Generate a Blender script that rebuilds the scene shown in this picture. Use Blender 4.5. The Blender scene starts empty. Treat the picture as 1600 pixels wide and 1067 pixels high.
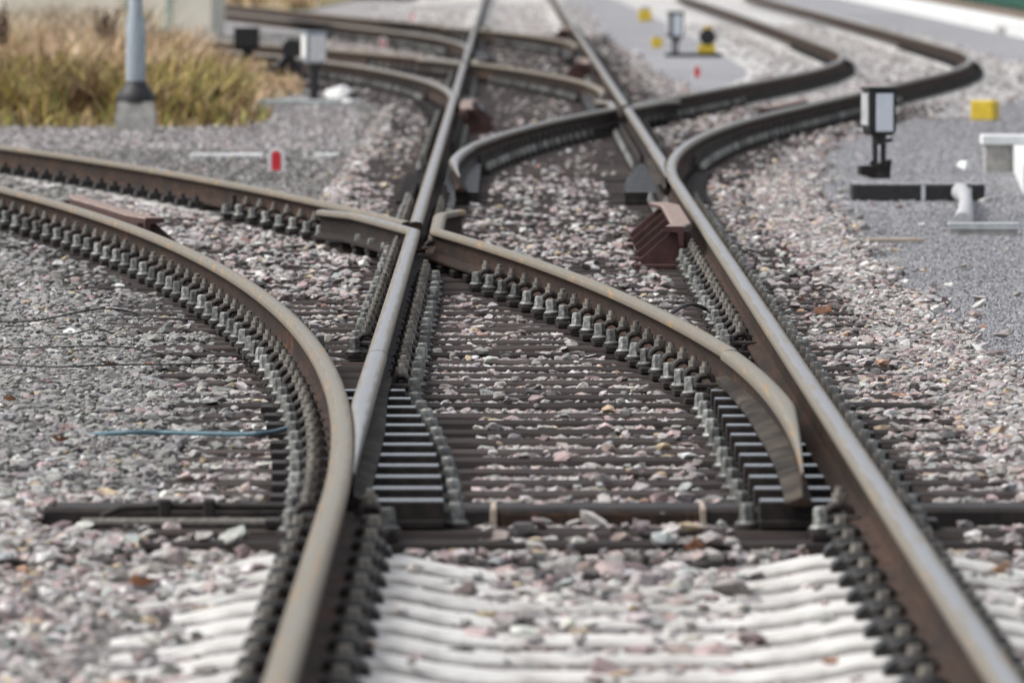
import bpy, bmesh, math, random
import numpy as np
from mathutils import Vector, Matrix
random.seed(7); rng = np.random.default_rng(11)
S = bpy.context.scene
COL = S.collection
R = math.radians
# ------------------------------------------------------------------ camera
# world: track runs along +Y, x = 0 is the centre line of the main track, z = 0 the sleeper tops, rail tops at z = 0.20
CAMX, CAMZ = -0.284, 1.75
cd = bpy.data.cameras.new('camera'); cam = bpy.data.objects.new('camera', cd); COL.objects.link(cam)
cam.location = (CAMX, 0, CAMZ)
cam.rotation_euler = (R(90) - math.atan(650.5/15000), 0, -math.atan(10/15000))
cd.sensor_width = 36; cd.lens = 15000/1600*36
cd.clip_start = 0.5; cd.clip_end = 6000
cd.dof.use_dof = True; cd.dof.focus_distance = 39.5; cd.dof.aperture_fstop = 6.8; cd.dof.aperture_blades = 7
S.camera = cam
# ------------------------------------------------------------------ world / sun
SUN_EL, SUN_AZ = 52, -95            # azimuth measured from +Y towards +X
w = bpy.data.worlds.new('World'); S.world = w; w.use_nodes = True
nt = w.node_tree; bg = nt.nodes['Background']
sky = nt.nodes.new('ShaderNodeTexSky'); sky.sky_type = 'NISHITA'; sky.sun_disc = False
sky.sun_elevation = R(SUN_EL); sky.sun_rotation = R(SUN_AZ); sky.dust_density = 4; sky.air_density = 1.0
hs = nt.nodes.new('ShaderNodeHueSaturation'); hs.inputs['Saturation'].default_value = 0.36
nt.links.new(sky.outputs[0], hs.inputs['Color']); nt.links.new(hs.outputs[0], bg.inputs[0])
bg.inputs[1].default_value = 0.15
sd = bpy.data.lights.new('sun', 'SUN'); sd.energy = 1.05; sd.angle = R(30); sd.color = (1, .98, .95)
so = bpy.data.objects.new('sun', sd); COL.objects.link(so)
so.rotation_euler = (R(90-SUN_EL), 0, R(180-SUN_AZ))
S.view_settings.view_transform = 'Standard'; S.view_settings.look = 'None'
S.view_settings.exposure = 0.66; S.view_settings.gamma = 1
S.render.engine = 'CYCLES'; S.cycles.use_denoising = True
S.cycles.max_bounces = 6; S.cycles.diffuse_bounces = 3; S.cycles.glossy_bounces = 3

# ------------------------------------------------------------------ materials
def ramp(nt, fac, stops):
    r = nt.nodes.new('ShaderNodeValToRGB')
    e = r.color_ramp.elements
    while len(e) < len(stops): e.new(0.5)
    for i, (p, c) in enumerate(stops):
        e[i].position = p; e[i].color = (*c, 1)
    nt.links.new(fac, r.inputs[0]); return r.outputs[0]
def noise(nt, scale, detail=5, vec=None, mapscale=None, coord='Object', rough=.6):
    n = nt.nodes.new('ShaderNodeTexNoise'); n.inputs['Scale'].default_value = scale
    n.inputs['Detail'].default_value = detail; n.inputs['Roughness'].default_value = rough
    if vec is None:
        tc = nt.nodes.new('ShaderNodeTexCoord'); vec = tc.outputs[coord]
    if mapscale:
        m = nt.nodes.new('ShaderNodeMapping'); m.inputs['Scale'].default_value = mapscale
        nt.links.new(vec, m.inputs[0]); vec = m.outputs[0]
    nt.links.new(vec, n.inputs['Vector']); return n.outputs[0]
def bump(nt, b, h, strength=.4, dist=.01):
    n = nt.nodes.new('ShaderNodeBump'); n.inputs['Strength'].default_value = strength; n.inputs['Distance'].default_value = dist
    nt.links.new(h, n.inputs['Height']); nt.links.new(n.outputs[0], b.inputs['Normal'])
def mixc(nt, fac, a, b, mode='MIX'):
    m = nt.nodes.new('ShaderNodeMix'); m.data_type = 'RGBA'; m.blend_type = mode
    if isinstance(fac, (int, float)): m.inputs[0].default_value = fac
    else: nt.links.new(fac, m.inputs[0])
    for i, v in ((6, a), (7, b)):
        if isinstance(v, tuple): m.inputs[i].default_value = (*v, 1)
        else: nt.links.new(v, m.inputs[i])
    return m.outputs[2]
def newmat(name):
    m = bpy.data.materials.new(name); m.use_nodes = True
    return m, m.node_tree, m.node_tree.nodes['Principled BSDF']
def mat(name, c1, c2, scale=20, rough=.8, metal=0, mapscale=None, bstr=.3, bdist=.005, objrand=0.0, lo=.35, hi=.65, spec=.5):
    m, nt, b = newmat(name)
    n = noise(nt, scale, 6, mapscale=mapscale)
    c = ramp(nt, n, [(lo, c1), (hi, c2)])
    if objrand:
        oi = nt.nodes.new('ShaderNodeObjectInfo'); h = nt.nodes.new('ShaderNodeHueSaturation')
        mr = nt.nodes.new('ShaderNodeMapRange'); mr.inputs[3].default_value = 1-objrand; mr.inputs[4].default_value = 1+objrand
        nt.links.new(oi.outputs['Random'], mr.inputs[0]); nt.links.new(mr.outputs[0], h.inputs['Value'])
        nt.links.new(c, h.inputs['Color']); c = h.outputs[0]
    nt.links.new(c, b.inputs['Base Color'])
    b.inputs['Roughness'].default_value = rough; b.inputs['Metallic'].default_value = metal
    b.inputs['Specular IOR Level'].default_value = spec
    if bstr: bump(nt, b, n, bstr, bdist)
    return m
M = {}
def railhead(name, mid, edge, rust, rough, rustlo):
    m, nt, b = newmat(name)
    at = nt.nodes.new('ShaderNodeAttribute'); at.attribute_name = 'lat'
    ab = nt.nodes.new('ShaderNodeMath'); ab.operation = 'ABSOLUTE'; nt.links.new(at.outputs['Fac'], ab.inputs[0])
    ns = noise(nt, 1.0, 5, mapscale=(55, 1.3, 20))
    ad = nt.nodes.new('ShaderNodeMath'); ad.operation = 'MULTIPLY_ADD'; nt.links.new(ns, ad.inputs[0]); ad.inputs[1].default_value = .9; nt.links.new(ab.outputs[0], ad.inputs[2])
    band = nt.nodes.new('ShaderNodeMapRange'); band.inputs[1].default_value = .78; band.inputs[2].default_value = 1.12
    nt.links.new(ad.outputs[0], band.inputs[0])
    c = mixc(nt, band.outputs[0], mid, edge)
    n2 = noise(nt, 1.0, 6, mapscale=(30, 1.1, 10))
    rf = nt.nodes.new('ShaderNodeMapRange'); rf.inputs[1].default_value = rustlo; rf.inputs[2].default_value = rustlo+.12
    nt.links.new(n2, rf.inputs[0])
    c = mixc(nt, rf.outputs[0], c, rust)
    n3 = noise(nt, 90, 4)
    c = mixc(nt, .25, c, ramp(nt, n3, [(.3, (.25, .25, .25)), (.7, (.8, .8, .8))]), 'OVERLAY')
    nt.links.new(c, b.inputs['Base Color'])
    rr = nt.nodes.new('ShaderNodeMapRange'); rr.inputs[3].default_value = rough; rr.inputs[4].default_value = rough+.25
    nt.links.new(band.outputs[0], rr.inputs[0]); nt.links.new(rr.outputs[0], b.inputs['Roughness'])
    mm = nt.nodes.new('ShaderNodeMapRange'); mm.inputs[3].default_value = .35; mm.inputs[4].default_value = .05
    nt.links.new(band.outputs[0], mm.inputs[0]); nt.links.new(mm.outputs[0], b.inputs['Metallic'])
    bump(nt, b, ns, .12, .003)
    return m
M['head_polished'] = railhead('worn_polished_rail_head', (.235, .237, .242), (.155, .135, .105), (.23, .165, .10), .42, .57)
M['head_dull'] = railhead('dull_tan_rail_head', (.21, .188, .145), (.155, .132, .10), (.26, .17, .08), .5, .55)
def rusty(m_):
    nt = m_.node_tree; b = nt.nodes['Principled BSDF']; l = b.inputs['Base Color'].links[0].from_socket
    n = noise(nt, 1.0, 6, mapscale=(3, 2.2, 3)); f = ramp(nt, n, [(.60, (0, 0, 0)), (.72, (.8, .8, .8))])
    n2 = noise(nt, 1.0, 4, mapscale=(9, .9, 9)); f2 = ramp(nt, n2, [(.42, (0, 0, 0)), (.62, (.8, .8, .8))])
    c = mixc(nt, f, l, (.15, .062, .025)); c = mixc(nt, f2, c, (.020, .016, .014)); nt.links.new(c, b.inputs['Base Color']); return m_
M['web'] = mat('rusty_rail_web', (.022, .013, .009), (.070, .040, .027), 14, .9, 0, (6, 1, 3), .3, .003, 0, .35, .65, .2)
M['web_dark'] = mat('dark_rail_web', (.012, .010, .009), (.036, .026, .021), 14, .85, 0, (6, 1, 3), .3, .003, 0, .35, .65, .2)
rusty(M['web']); rusty(M['web_dark'])
M['timber'] = mat('dark_tarred_timber', (.011, .009, .0085), (.085, .068, .063), 1.0, .9, 0, (2.2, 45, 45), .6, .006, .4, .32, .78, .15)
M['concrete'] = mat('pale_sleeper_concrete', (.30, .285, .26), (.60, .59, .565), 7, .92, 0, (1, 2.5, 2), .2, .003, .14, .30, .60)
M['concrete_grey'] = mat('grey_concrete', (.26, .25, .23), (.42, .41, .38), 12, .9, 0, None, .3, .004)
M['white_concrete'] = mat('white_concrete', (.55, .56, .55), (.72, .73, .72), 6, .85, 0, None, .2, .004)
M['plate'] = mat('oily_dark_plate', (.008, .007, .007), (.030, .022, .018), 25, .65, 0, None, .3, .002, 0, .35, .65, .3)
M['slide'] = mat('polished_slide_plate', (.16, .17, .19), (.34, .36, .40), 30, .25, .7, (3, 12, 3), .05, .001)
M['tongue_foot'] = mat('greasy_foot_reflection_bands', (.018, .016, .014), (.075, .062, .050), 1.0, .85, 0, (6, 3.4, 6), .3, .003, 0, .35, .65, .12)  # light and dark bands paint the slide chairs' reflections into the foot colour
M['clamp'] = mat('dark_rusty_clamp', (.012, .010, .009), (.045, .034, .028), 40, .6, .1, None, .3, .002, .25)
M['nut'] = mat('weathered_grey_nut', (.10, .092, .078), (.24, .22, .19), 60, .6, .2, None, .3, .002, .25)
M['screw'] = mat('galvanised_screw_head', (.07, .068, .06), (.255, .262, .248), 55, .55, .2, None, .3, .003, .55)
M['clip'] = mat('black_spring_clip', (.006, .006, .006), (.026, .023, .02), 40, .5, .1, None, .2, .002)
M['maroon'] = mat('maroon_rust_steel', (.032, .013, .011), (.075, .030, .024), 12, .75, 0, None, .3, .003)
M['maroon_top'] = mat('worn_check_rail_top', (.16, .11, .09), (.30, .22, .185), 15, .7, .1, (6, 1, 1), .2, .003)
M['black'] = mat('black_painted_metal', (.006, .006, .007), (.018, .018, .019), 20, .55, 0, None, .15, .002)
M['whiteface'] = mat('white_lantern_glass', (.60, .64, .68), (.70, .74, .78), 5, .3, 0, None, 0)
M['grey_paint'] = mat('light_grey_paint', (.33, .34, .35), (.46, .47, .48), 9, .55, 0, None, .1, .002)
M['mast'] = mat('galvanised_mast', (.26, .30, .33), (.36, .40, .43), 6, .5, .25, (3, 3, 1), .1, .002)
M['red'] = mat('red_marker_paint', (.55, .02, .03), (.68, .04, .05), 12, .5, 0, None, .05, .002)
M['white'] = mat('white_marker_paint', (.62, .62, .60), (.75, .75, .74), 12, .55, 0, None, .05, .002)
M['pinkred'] = mat('faded_red_marker_paint', (.62, .16, .15), (.72, .24, .22), 12, .6, 0, None, .05, .002)
M['yellow'] = mat('yellow_paint', (.55, .38, .02), (.70, .50, .04), 14, .6, 0, None, .15, .002)
M['hose'] = mat('pale_ribbed_hose', (.32, .32, .325), (.44, .44, .44), 20, .6, 0, None, .1, .002)
M['aluminium'] = mat('galvanised_channel', (.42, .44, .45), (.60, .62, .63), 12, .4, .5, None, .1, .002)
M['blue'] = mat('faded_blue_cable', (.045, .095, .12), (.08, .15, .18), 20, .5, 0, None, 0)
M['wire'] = mat('thin_dark_wire', (.012, .010, .009), (.03, .022, .018), 40, .7, 0, None, 0)
M['leaf'] = mat('dry_brown_leaf', (.10, .035, .014), (.24, .10, .04), 30, .7, 0, None, .3, .003, .4)
M['straw'] = mat('pale_straw', (.40, .36, .28), (.52, .48, .39), 30, .8, 0, None, 0)
M['wall'] = mat('cream_render', (.72, .67, .55), (.80, .75, .63), 2, .9, 0, None, .1, .004)
M['pale_green'] = mat('pale_green_paint', (.30, .40, .32), (.38, .48, .40), 6, .6, 0, None, .05, .002)
M['dark_green'] = mat('dark_green_leaf', (.012, .035, .018), (.04, .085, .04), 5, .7, 0, None, 0)
M['fence_green'] = mat('green_fence_paint', (.01, .09, .06), (.02, .13, .09), 5, .6, 0, None, 0)
M['slab'] = mat('grey_green_slab', (.26, .29, .28), (.38, .41, .40), 9, .7, 0, None, .2, .003)
M['wood'] = mat('weathered_board', (.28, .23, .17), (.40, .34, .27), 3, .85, 0, (3, 30, 30), .3, .003)
# stones and blades carry their own colour per piece
def attrmat(name, rough, ns, bstr):
    m, nt, b = newmat(name)
    at = nt.nodes.new('ShaderNodeAttribute'); at.attribute_name = 'tint'
    n = noise(nt, ns, 8, rough=.7)
    c = mixc(nt, .7, at.outputs['Color'], ramp(nt, n, [(.3, (.2, .2, .2)), (.7, (.8, .8, .8))]), 'OVERLAY')
    nt.links.new(c, b.inputs['Base Color']); b.inputs['Roughness'].default_value = rough
    b.inputs['Specular IOR Level'].default_value = .3
    if bstr: bump(nt, b, n, bstr, .006)
    return m
M['stone'] = attrmat('crushed_stone', .92, 38, .9)
M['grain'] = attrmat('fine_chippings', .9, 60, 0)
M['blade'] = attrmat('dry_grass_blade', .8, 12, 0)
def groundmat(name, stops, scale, bd, big=None):
    m, nt, b = newmat(name)
    tc = nt.nodes.new('ShaderNodeTexCoord')
    v = nt.nodes.new('ShaderNodeTexVoronoi'); v.inputs['Scale'].default_value = scale
    nt.links.new(tc.outputs['Object'], v.inputs['Vector'])
    sx = nt.nodes.new('ShaderNodeSeparateColor'); nt.links.new(v.outputs['Color'], sx.inputs[0])
    c = ramp(nt, sx.outputs[0], stops)
    n = noise(nt, .35, 5)
    c = mixc(nt, .45, c, ramp(nt, n, [(.3, (.32, .31, .30)), (.7, (.68, .68, .68))]), 'OVERLAY')
    if big:
        c = mixc(nt, ramp(nt, noise(nt, .12, 4), [(.45, (0, 0, 0)), (.6, (1, 1, 1))]), c, big)
    nt.links.new(c, b.inputs['Base Color']); b.inputs['Roughness'].default_value = .95
    b.inputs['Specular IOR Level'].default_value = .2
    inv = nt.nodes.new('ShaderNodeMath'); inv.operation = 'SUBTRACT'; inv.inputs[0].default_value = 1; nt.links.new(v.outputs['Distance'], inv.inputs[1])
    bump(nt, b, inv.outputs[0], .9, bd)
    return m
M['ground'] = groundmat('pale_grey_gravel', [(0, (.13, .12, .12)), (.5, (.26, .25, .25)), (1, (.45, .43, .42))], 26, .02)
M['path'] = groundmat('dark_fine_gravel', [(0, (.17, .17, .18)), (.5, (.265, .265, .28)), (1, (.40, .40, .41))], 75, .01)
M['bed'] = groundmat('ballast_underlay', [(0, (.09, .085, .082)), (.5, (.18, .17, .165)), (1, (.32, .30, .295))], 30, .03)
M['palebed'] = groundmat('pale_ballast', [(0, (.28, .27, .26)), (.5, (.44, .43, .42)), (1, (.66, .65, .63))], 16, .03)
M['verge'] = groundmat('dry_verge', [(0, (.16, .13, .08)), (.5, (.27, .21, .13)), (1, (.36, .29, .19))], 14, .03, (.13, .16, .06))
M['soil'] = groundmat('brown_planting_soil', [(0, (.10, .075, .06)), (.5, (.20, .15, .12)), (1, (.30, .24, .20))], 10, .03)

# ------------------------------------------------------------------ object helpers
def setp(o, label=None, cat=None, group=None, kind=None):
    for k, v in (('label', label), ('category', cat), ('group', group), ('kind', kind)):
        if v: o[k] = v
    return o
def link(name, me, parent=None, loc=(0, 0, 0), rz=0):
    o = bpy.data.objects.new(name, me); COL.objects.link(o); o.location = loc
    if rz: o.rotation_euler = (0, 0, rz)
    if parent is not None: o.parent = parent
    return o
def empty(name, loc, label, cat, group=None, rz=0):
    o = link(name, None, None, loc, rz); o.empty_display_size = .1
    return setp(o, label, cat, group)
def mesh_np(name, V, F, mats, fm=None, tint=None, smooth=False):
    """V (n,3), F (m,k) of one face size"""
    me = bpy.data.meshes.new(name); V = np.asarray(V, np.float32); F = np.asarray(F, np.int32)
    k = F.shape[1]
    me.vertices.add(len(V)); me.vertices.foreach_set('co', V.ravel())
    me.loops.add(F.size); me.loops.foreach_set('vertex_index', F.ravel())
    me.polygons.add(len(F)); me.polygons.foreach_set('loop_start', np.arange(0, F.size, k, dtype=np.int32))
    if fm is not None: me.polygons.foreach_set('material_index', np.asarray(fm, np.int32))
    for m_ in mats: me.materials.append(M[m_])
    me.update(calc_edges=True)
    if not smooth: me.shade_flat()
    if tint is not None:
        a = me.attributes.new('tint', 'FLOAT_COLOR', 'POINT')
        a.data.foreach_set('color', np.concatenate([tint, np.ones((len(tint), 1))], 1).astype(np.float32).ravel())
    return me
class B:
    """collects shapes into one mesh"""
    def __init__(s, *mats): s.v = []; s.f = []; s.m = []; s.mats = mats; s.lat = []; s.sm = []
    def add(s, vs, fs, mi=0, lat=None, sm=False):
        o = len(s.v); s.v += [tuple(v) for v in vs]; s.f += [tuple(i+o for i in f) for f in fs]
        s.m += (mi if isinstance(mi, list) else [mi]*len(fs)); s.lat += lat if lat else [0.0]*len(vs); s.sm += [sm]*len(fs)
    def hull(s, pts, mi=0):
        bm = bmesh.new(); vs = [bm.verts.new(p) for p in pts]
        r = bmesh.ops.convex_hull(bm, input=vs); bmesh.ops.delete(bm, geom=[e for e in r['geom_interior'] if isinstance(e, bmesh.types.BMVert)], context='VERTS')
        bmesh.ops.dissolve_limit(bm, angle_limit=.01, verts=bm.verts, edges=bm.edges)
        bm.verts.index_update(); s.add([v.co[:] for v in bm.verts], [[v.index for v in f.verts] for f in bm.faces], mi); bm.free()
    def box(s, c, d, b=0, mi=0, rz=0):
        x, y, z = (k/2 for k in d); P = []
        for sx in (-1, 1):
            for sy in (-1, 1):
                for sz in (-1, 1):
                    if b: P += [(sx*x, sy*(y-b), sz*(z-b)), (sx*(x-b), sy*y, sz*(z-b)), (sx*(x-b), sy*(y-b), sz*z)]
                    else: P.append((sx*x, sy*y, sz*z))
        ca, sa = math.cos(rz), math.sin(rz)
        s.hull([(c[0]+p[0]*ca-p[1]*sa, c[1]+p[0]*sa+p[1]*ca, c[2]+p[2]) for p in P], mi)
    def cyl(s, x, y, z0, z1, r0, r1=None, n=12, mi=0, a0=0, smooth=False):
        r1 = r0 if r1 is None else r1
        vs = [(x+r*math.cos(a0+2*math.pi*i/n), y+r*math.sin(a0+2*math.pi*i/n), z) for z, r in ((z0, r0), (z1, r1)) for i in range(n)]
        s.add(vs, [(i, (i+1) % n, n+(i+1) % n, n+i) for i in range(n)], mi, sm=smooth)
        s.add(vs, [tuple(range(n-1, -1, -1)), tuple(range(n, 2*n))], mi)
    def tube(s, pts, r, n=8, mi=0, caps=True):
        P = [Vector(p) for p in pts]; rings = []; rr = r if isinstance(r, list) else [r]*len(P)
        up = Vector((0, 0, 1))
        for i, p in enumerate(P):
            t = (P[min(i+1, len(P)-1)] - P[max(i-1, 0)]).normalized()
            a = t.cross(up)
            if a.length < .05: a = t.cross(Vector((1, 0, 0)))
            a.normalize(); b = a.cross(t)
            rings += [p + (a*math.cos(2*math.pi*k/n) + b*math.sin(2*math.pi*k/n))*rr[i] for k in range(n)]
        s.add(rings, [(i*n+k, i*n+(k+1) % n, (i+1)*n+(k+1) % n, (i+1)*n+k) for i in range(len(P)-1) for k in range(n)], mi, sm=True)
        if caps: s.add(rings[:n]+rings[-n:], [tuple(range(n-1, -1, -1)), tuple(range(n, 2*n))], mi)
    def mesh(s, name, sharp=None):
        me = bpy.data.meshes.new(name); me.from_pydata(s.v, [], s.f)
        for m_ in s.mats: me.materials.append(M[m_])
        me.polygons.foreach_set('material_index', s.m); me.polygons.foreach_set('use_smooth', s.sm)
        a = me.attributes.new('lat', 'FLOAT', 'POINT'); a.data.foreach_set('value', s.lat)
        me.validate(); 
        if sharp: me.set_sharp_from_angle(angle=sharp)
        me.update(); return me
    def obj(s, name, parent=None, loc=(0, 0, 0), rz=0, sharp=None): return link(name, s.mesh(name, sharp), parent, loc, rz)
def ordinal(n):
    return '%d%s' % (n, 'th' if 10 <= n % 100 <= 20 else {1: 'st', 2: 'nd', 3: 'rd'}.get(n % 10, 'th'))

# ------------------------------------------------------------------ track geometry
G = 0.7535                       # half distance between rail centres
def arc_off(y, y0, rad, smax, target=None):
    s = np.maximum(np.asarray(y, float) - y0, 0)
    a = np.minimum(s, smax); o = a*a/(2*rad) + np.maximum(s-smax, 0)*smax/rad
    if target is not None:
        o1 = smax*smax/(2*rad); L = (target-2*o1)/(smax/rad); s2 = smax+L
        t = np.clip(s-s2, 0, smax); o = np.where(s > s2, o1+L*smax/rad + t*smax/rad - t*t/(2*rad), o)
        o = o - np.clip((s-72)/70, 0, 3)**2*.2
    return o
class Turnout:
    def __init__(s, y0, d, smax, target=None):
        s.y0, s.d, s.smax, s.target = y0, d, smax, target
        yy = np.linspace(y0, y0+40, 8001); s.yx = float(yy[np.argmax(s.off(yy) >= 2*G)])
        s.tip = y0+1.55; s.heel = y0+9.0
    def off(s, y): return arc_off(y, s.y0, 190., s.smax, s.target)
    def outer(s, y): return s.d*G + s.d*s.off(y)            # curved stock rail
    def inner(s, y): return -s.d*G + s.d*s.off(y)           # curved closure rail
    def opening(s, y): return .145*np.clip(1-(np.asarray(y)-s.tip)/8.4, 0, 1)**1.6
T1 = Turnout(26.0, -1, 60.); T2 = Turnout(58.5, 1, 21.1, 4.6); T3 = Turnout(85.2, -1, 38.); T4 = Turnout(119.5, -1, 21.1)
const = lambda c: (lambda y: np.full(np.shape(y), c) if np.ndim(y) else c)

HALF = [(.075, .028), (.075, .040), (.028, .052), (.011, .064), (.0085, .085), (.0085, .138), (.014, .152), (.0335, .161), (.0365, .167), (.0365, .183), (.033, .191), (.024, .1965), (.012, .1992), (.0, .200)]
HALF = [(u*(.84 if z < .06 else .95), .2-(.2-z)*(.155/.172)) for u, z in HALF]
RING = HALF + [(-u, z) for u, z in HALF[-2::-1]]
def ring_mats(ring, zmin=.155, head=0, web=1):
    n = len(ring); return [head if min(ring[i][1], ring[(i+1) % n][1]) > zmin else web for i in range(n)]
RM = ring_mats(RING, .170)
def ysteps(y0, y1):
    n = max(2, int((y1-y0)/(.3 if y0 < 60 else .8))+1); return np.linspace(y0, y1, n)
def sweep(b, ys, xs, rings, rmats, zoff=0):
    n = len(rings[0]); V = []; lat = []
    dx = np.gradient(xs, ys)
    for i in range(len(ys)):
        nx, ny = 1/math.hypot(1, dx[i]), -dx[i]/math.hypot(1, dx[i])
        for u, z in rings[i]:
            V.append((xs[i]+u*nx, ys[i]+u*ny, z+zoff)); lat.append(u/.036)
    F = []; mi = []
    for i in range(len(ys)-1):
        for k in range(n):
            F.append((i*n+k, i*n+(k+1) % n, (i+1)*n+(k+1) % n, (i+1)*n+k)); mi.append(rmats[k])
    F = [f[::-1] for f in F]
    b.add(V, F, mi, lat, True)
    b.add(V[:n]+V[-n:], [tuple(range(n)), tuple(range(2*n-1, n-1, -1))], 1, lat[:n]+lat[-n:])
def add_rail(b, fx, y0, y1, zoff=0, ys=None):
    ys = ysteps(y0, y1) if ys is None else np.asarray(ys, float)
    xs = np.array([float(fx(y)) for y in ys]); sweep(b, ys, xs, [RING]*len(ys), RM, zoff)
def add_tongue(b, T, fx_inner, fx_outer, q, zoff=0, foot=.046):
    """planed blade from the tip to the heel; q = +1 when the gauge (inner) side lies towards +x"""
    ys = np.concatenate([np.linspace(T.tip, T.tip+.3, 4), np.arange(T.tip+.6, T.heel, .3), [T.heel]])
    xs = []; rings = []
    for y in ys:
        xi, xo = float(fx_inner(y)), float(fx_outer(y)); wd = max(.008, q*(xi-xo)); s = y-T.tip
        dz = -.020*max(0, 1-s/1.8)**1.3; wb = min(.022, wd*.45); lo = max(wd, .03)
        fw = foot if y < T.heel-3.6 else foot-.03*(y-T.heel+3.6)/3.6
        pts = [(fw, .082), (fw, .090), (.02, .100), (-wb, .110), (-wb, .147), (-.002, .162), (0, .167), (0, .183+dz), (-.05*wd, .191+dz), (-.17*wd, .1965+dz), (-.34*wd, .1992+dz), (-.5*wd, .200+dz), (-.66*wd, .1992+dz), (-.83*wd, .1965+dz), (-.95*wd, .191+dz), (-wd, .183+dz), (-wd, .165), (-max(.5*wd, wd-.02), .14), (-max(.5*wd, wd-.02), .108), (-lo, .098), (-lo, .082)]
        pts = [(p[0]*q, p[1]) for p in pts]
        if q < 0: pts = pts[::-1]
        xs.append(xi); rings.append([(u, z+zoff) for u, z in pts])
    n = len(rings[0]); idx = range(n) if q > 0 else range(n-1, -1, -1)
    base = [2 if k in (0, 1, 2) else (0 if 6 <= k <= 15 else 1) for k in range(n)]     # edge k joins point k to k+1
    rm = base if q > 0 else [base[(n-2-k) % n] for k in range(n)]
    # lat so that the head reads across its own width
    m0 = len(b.v); sweep(b, ys, np.array(xs), rings, rm, 0)
    for j in range(m0, len(b.v)):
        t = (j-m0) % n; t = t if q > 0 else n-1-t; b.lat[j] = (t-11)/4.0 if 7 <= t <= 15 else 1.0

RAIL_Y0 = 6.0
def wing(T, straight):
    """closure rail continued as wing rail past the crossing"""
    ya = T.yx-.93
    def f(y):
        if straight:
            x = T.d*G
            if y > ya: x = float(T.inner(y)) + T.d*.117
            if y > T.yx+1.7: x += T.d*.16*(y-T.yx-1.7)
        else:
            x = float(T.inner(y))
            if y > ya: x = T.d*G - T.d*.117
            if y > T.yx+1.7: x -= T.d*.16*(y-T.yx-1.7)
        return x
    return f
def wing_ys(T, y0):
    ya = T.yx-.93
    return np.concatenate([ysteps(y0, ya-.02), [ya+.05], np.arange(ya+.3, T.yx+1.65, .3), [T.yx+1.75, T.yx+2.1, T.yx+2.35]])
def rail_obj(b, name, label, group='rails of the yard'):
    o = b.obj(name, sharp=.7); return setp(o, label, 'rail', group)
def mk(head, web='web'): return B(head, web, 'tongue_foot')

# outer rails ---------------------------------------------------------
b = mk('head_dull'); add_rail(b, lambda y: float(T1.outer(y)), RAIL_Y0, 76)
rail_obj(b, 'stock_rail', 'tan worn stock rail curving off to the left from the near foreground')
b = mk('head_polished'); add_rail(b, lambda y: float(T2.outer(y)), RAIL_Y0, 215)
rail_obj(b, 'stock_rail', 'long right-hand rail running straight from the foreground then snaking away along the gravel path')
NM = {1: 'nearest', 2: 'second', 3: 'third', 4: 'farthest'}
def turnout_rails(T, k, head_s, head_c, main_end, main_fx, div_end, lab):
    d = T.d
    # straight tongue, closed against the curved stock rail
    b = mk(head_s, 'web_dark')
    fi = lambda y: d*G - d*.036
    if d < 0: fo = lambda y: max(-G-.036, float(T.outer(y))+.0365)
    else: fo = lambda y: min(G+.036, float(T.outer(y))-.0365)
    add_tongue(b, T, fi, fo, -d, 0, .038)
    add_rail(b, wing(T, True), 0, 0, .0012, wing_ys(T, T.heel))
    rail_obj(b, 'tongue_rail', lab[0])
    b = mk(head_c)
    if d < 0:
        fi2 = lambda y: float(T.inner(y))-.036-float(T.opening(y)); fo2 = lambda y: min(float(T.inner(y))+.036, G-.036)-float(T.opening(y))
    else:
        fi2 = lambda y: float(T.inner(y))+.036+float(T.opening(y)); fo2 = lambda y: max(float(T.inner(y))-.036, -G+.036)+float(T.opening(y))
    add_tongue(b, T, fi2, fo2, d)
    add_rail(b, wing(T, False), 0, 0, .0024, wing_ys(T, T.heel))
    rail_obj(b, 'tongue_rail', lab[1])
    # rails beyond the crossing nose
    b = mk(head_s); add_rail(b, main_fx, T.yx+.25, main_end, 0); rail_obj(b, 'running_rail', lab[2])
    b = mk(head_c); add_rail(b, lambda y: float(T.inner(y)), T.yx+.32, div_end, -.0014); rail_obj(b, 'running_rail', lab[3])
turnout_rails(T1, 1, 'head_polished', 'head_dull', 130, lambda y: float(T3.outer(y)), 76, [
    'straight grey blade lying closed against the curving tan rail in the left foreground',
    'tan curved blade standing open in the foreground, its long rail slanting to the near crossing',
    'left main rail from the near crossing on, bending off left beside the white lantern',
    'brown rail leaving the near crossing for the left edge above the pale sleepers'])
turnout_rails(T2, 2, 'head_polished', 'head_polished', 330, const(G), 215, [
    'short right main rail between the brown ribbed guard and the crossing behind it',
    'grey hooked blade in the middle distance whose rail slants up to the right',
    'right main rail beyond the second crossing running up to the top edge',
    'inner rail of the right-hand track winding away from the second crossing'])
turnout_rails(T3, 3, 'head_polished', 'head_dull', 190, lambda y: float(T4.outer(y)), 130, [
    'short left main rail between the third pair of blades and their crossing',
    'tan hooked blade in the distance whose rail slants up to the left',
    'left main rail past the third crossing, curving away to the brown verge',
    'dark inner rail running left above the white lantern'])
turnout_rails(T4, 4, 'head_polished', 'head_dull', 330, const(-G), 190, [
    'short left main rail at the farthest pair of blades',
    'farthest hooked blade near the top edge with its rail heading left',
    'left main rail beyond the farthest crossing at the top edge',
    'farthest brown rail heading left toward the cream wall'])

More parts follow.
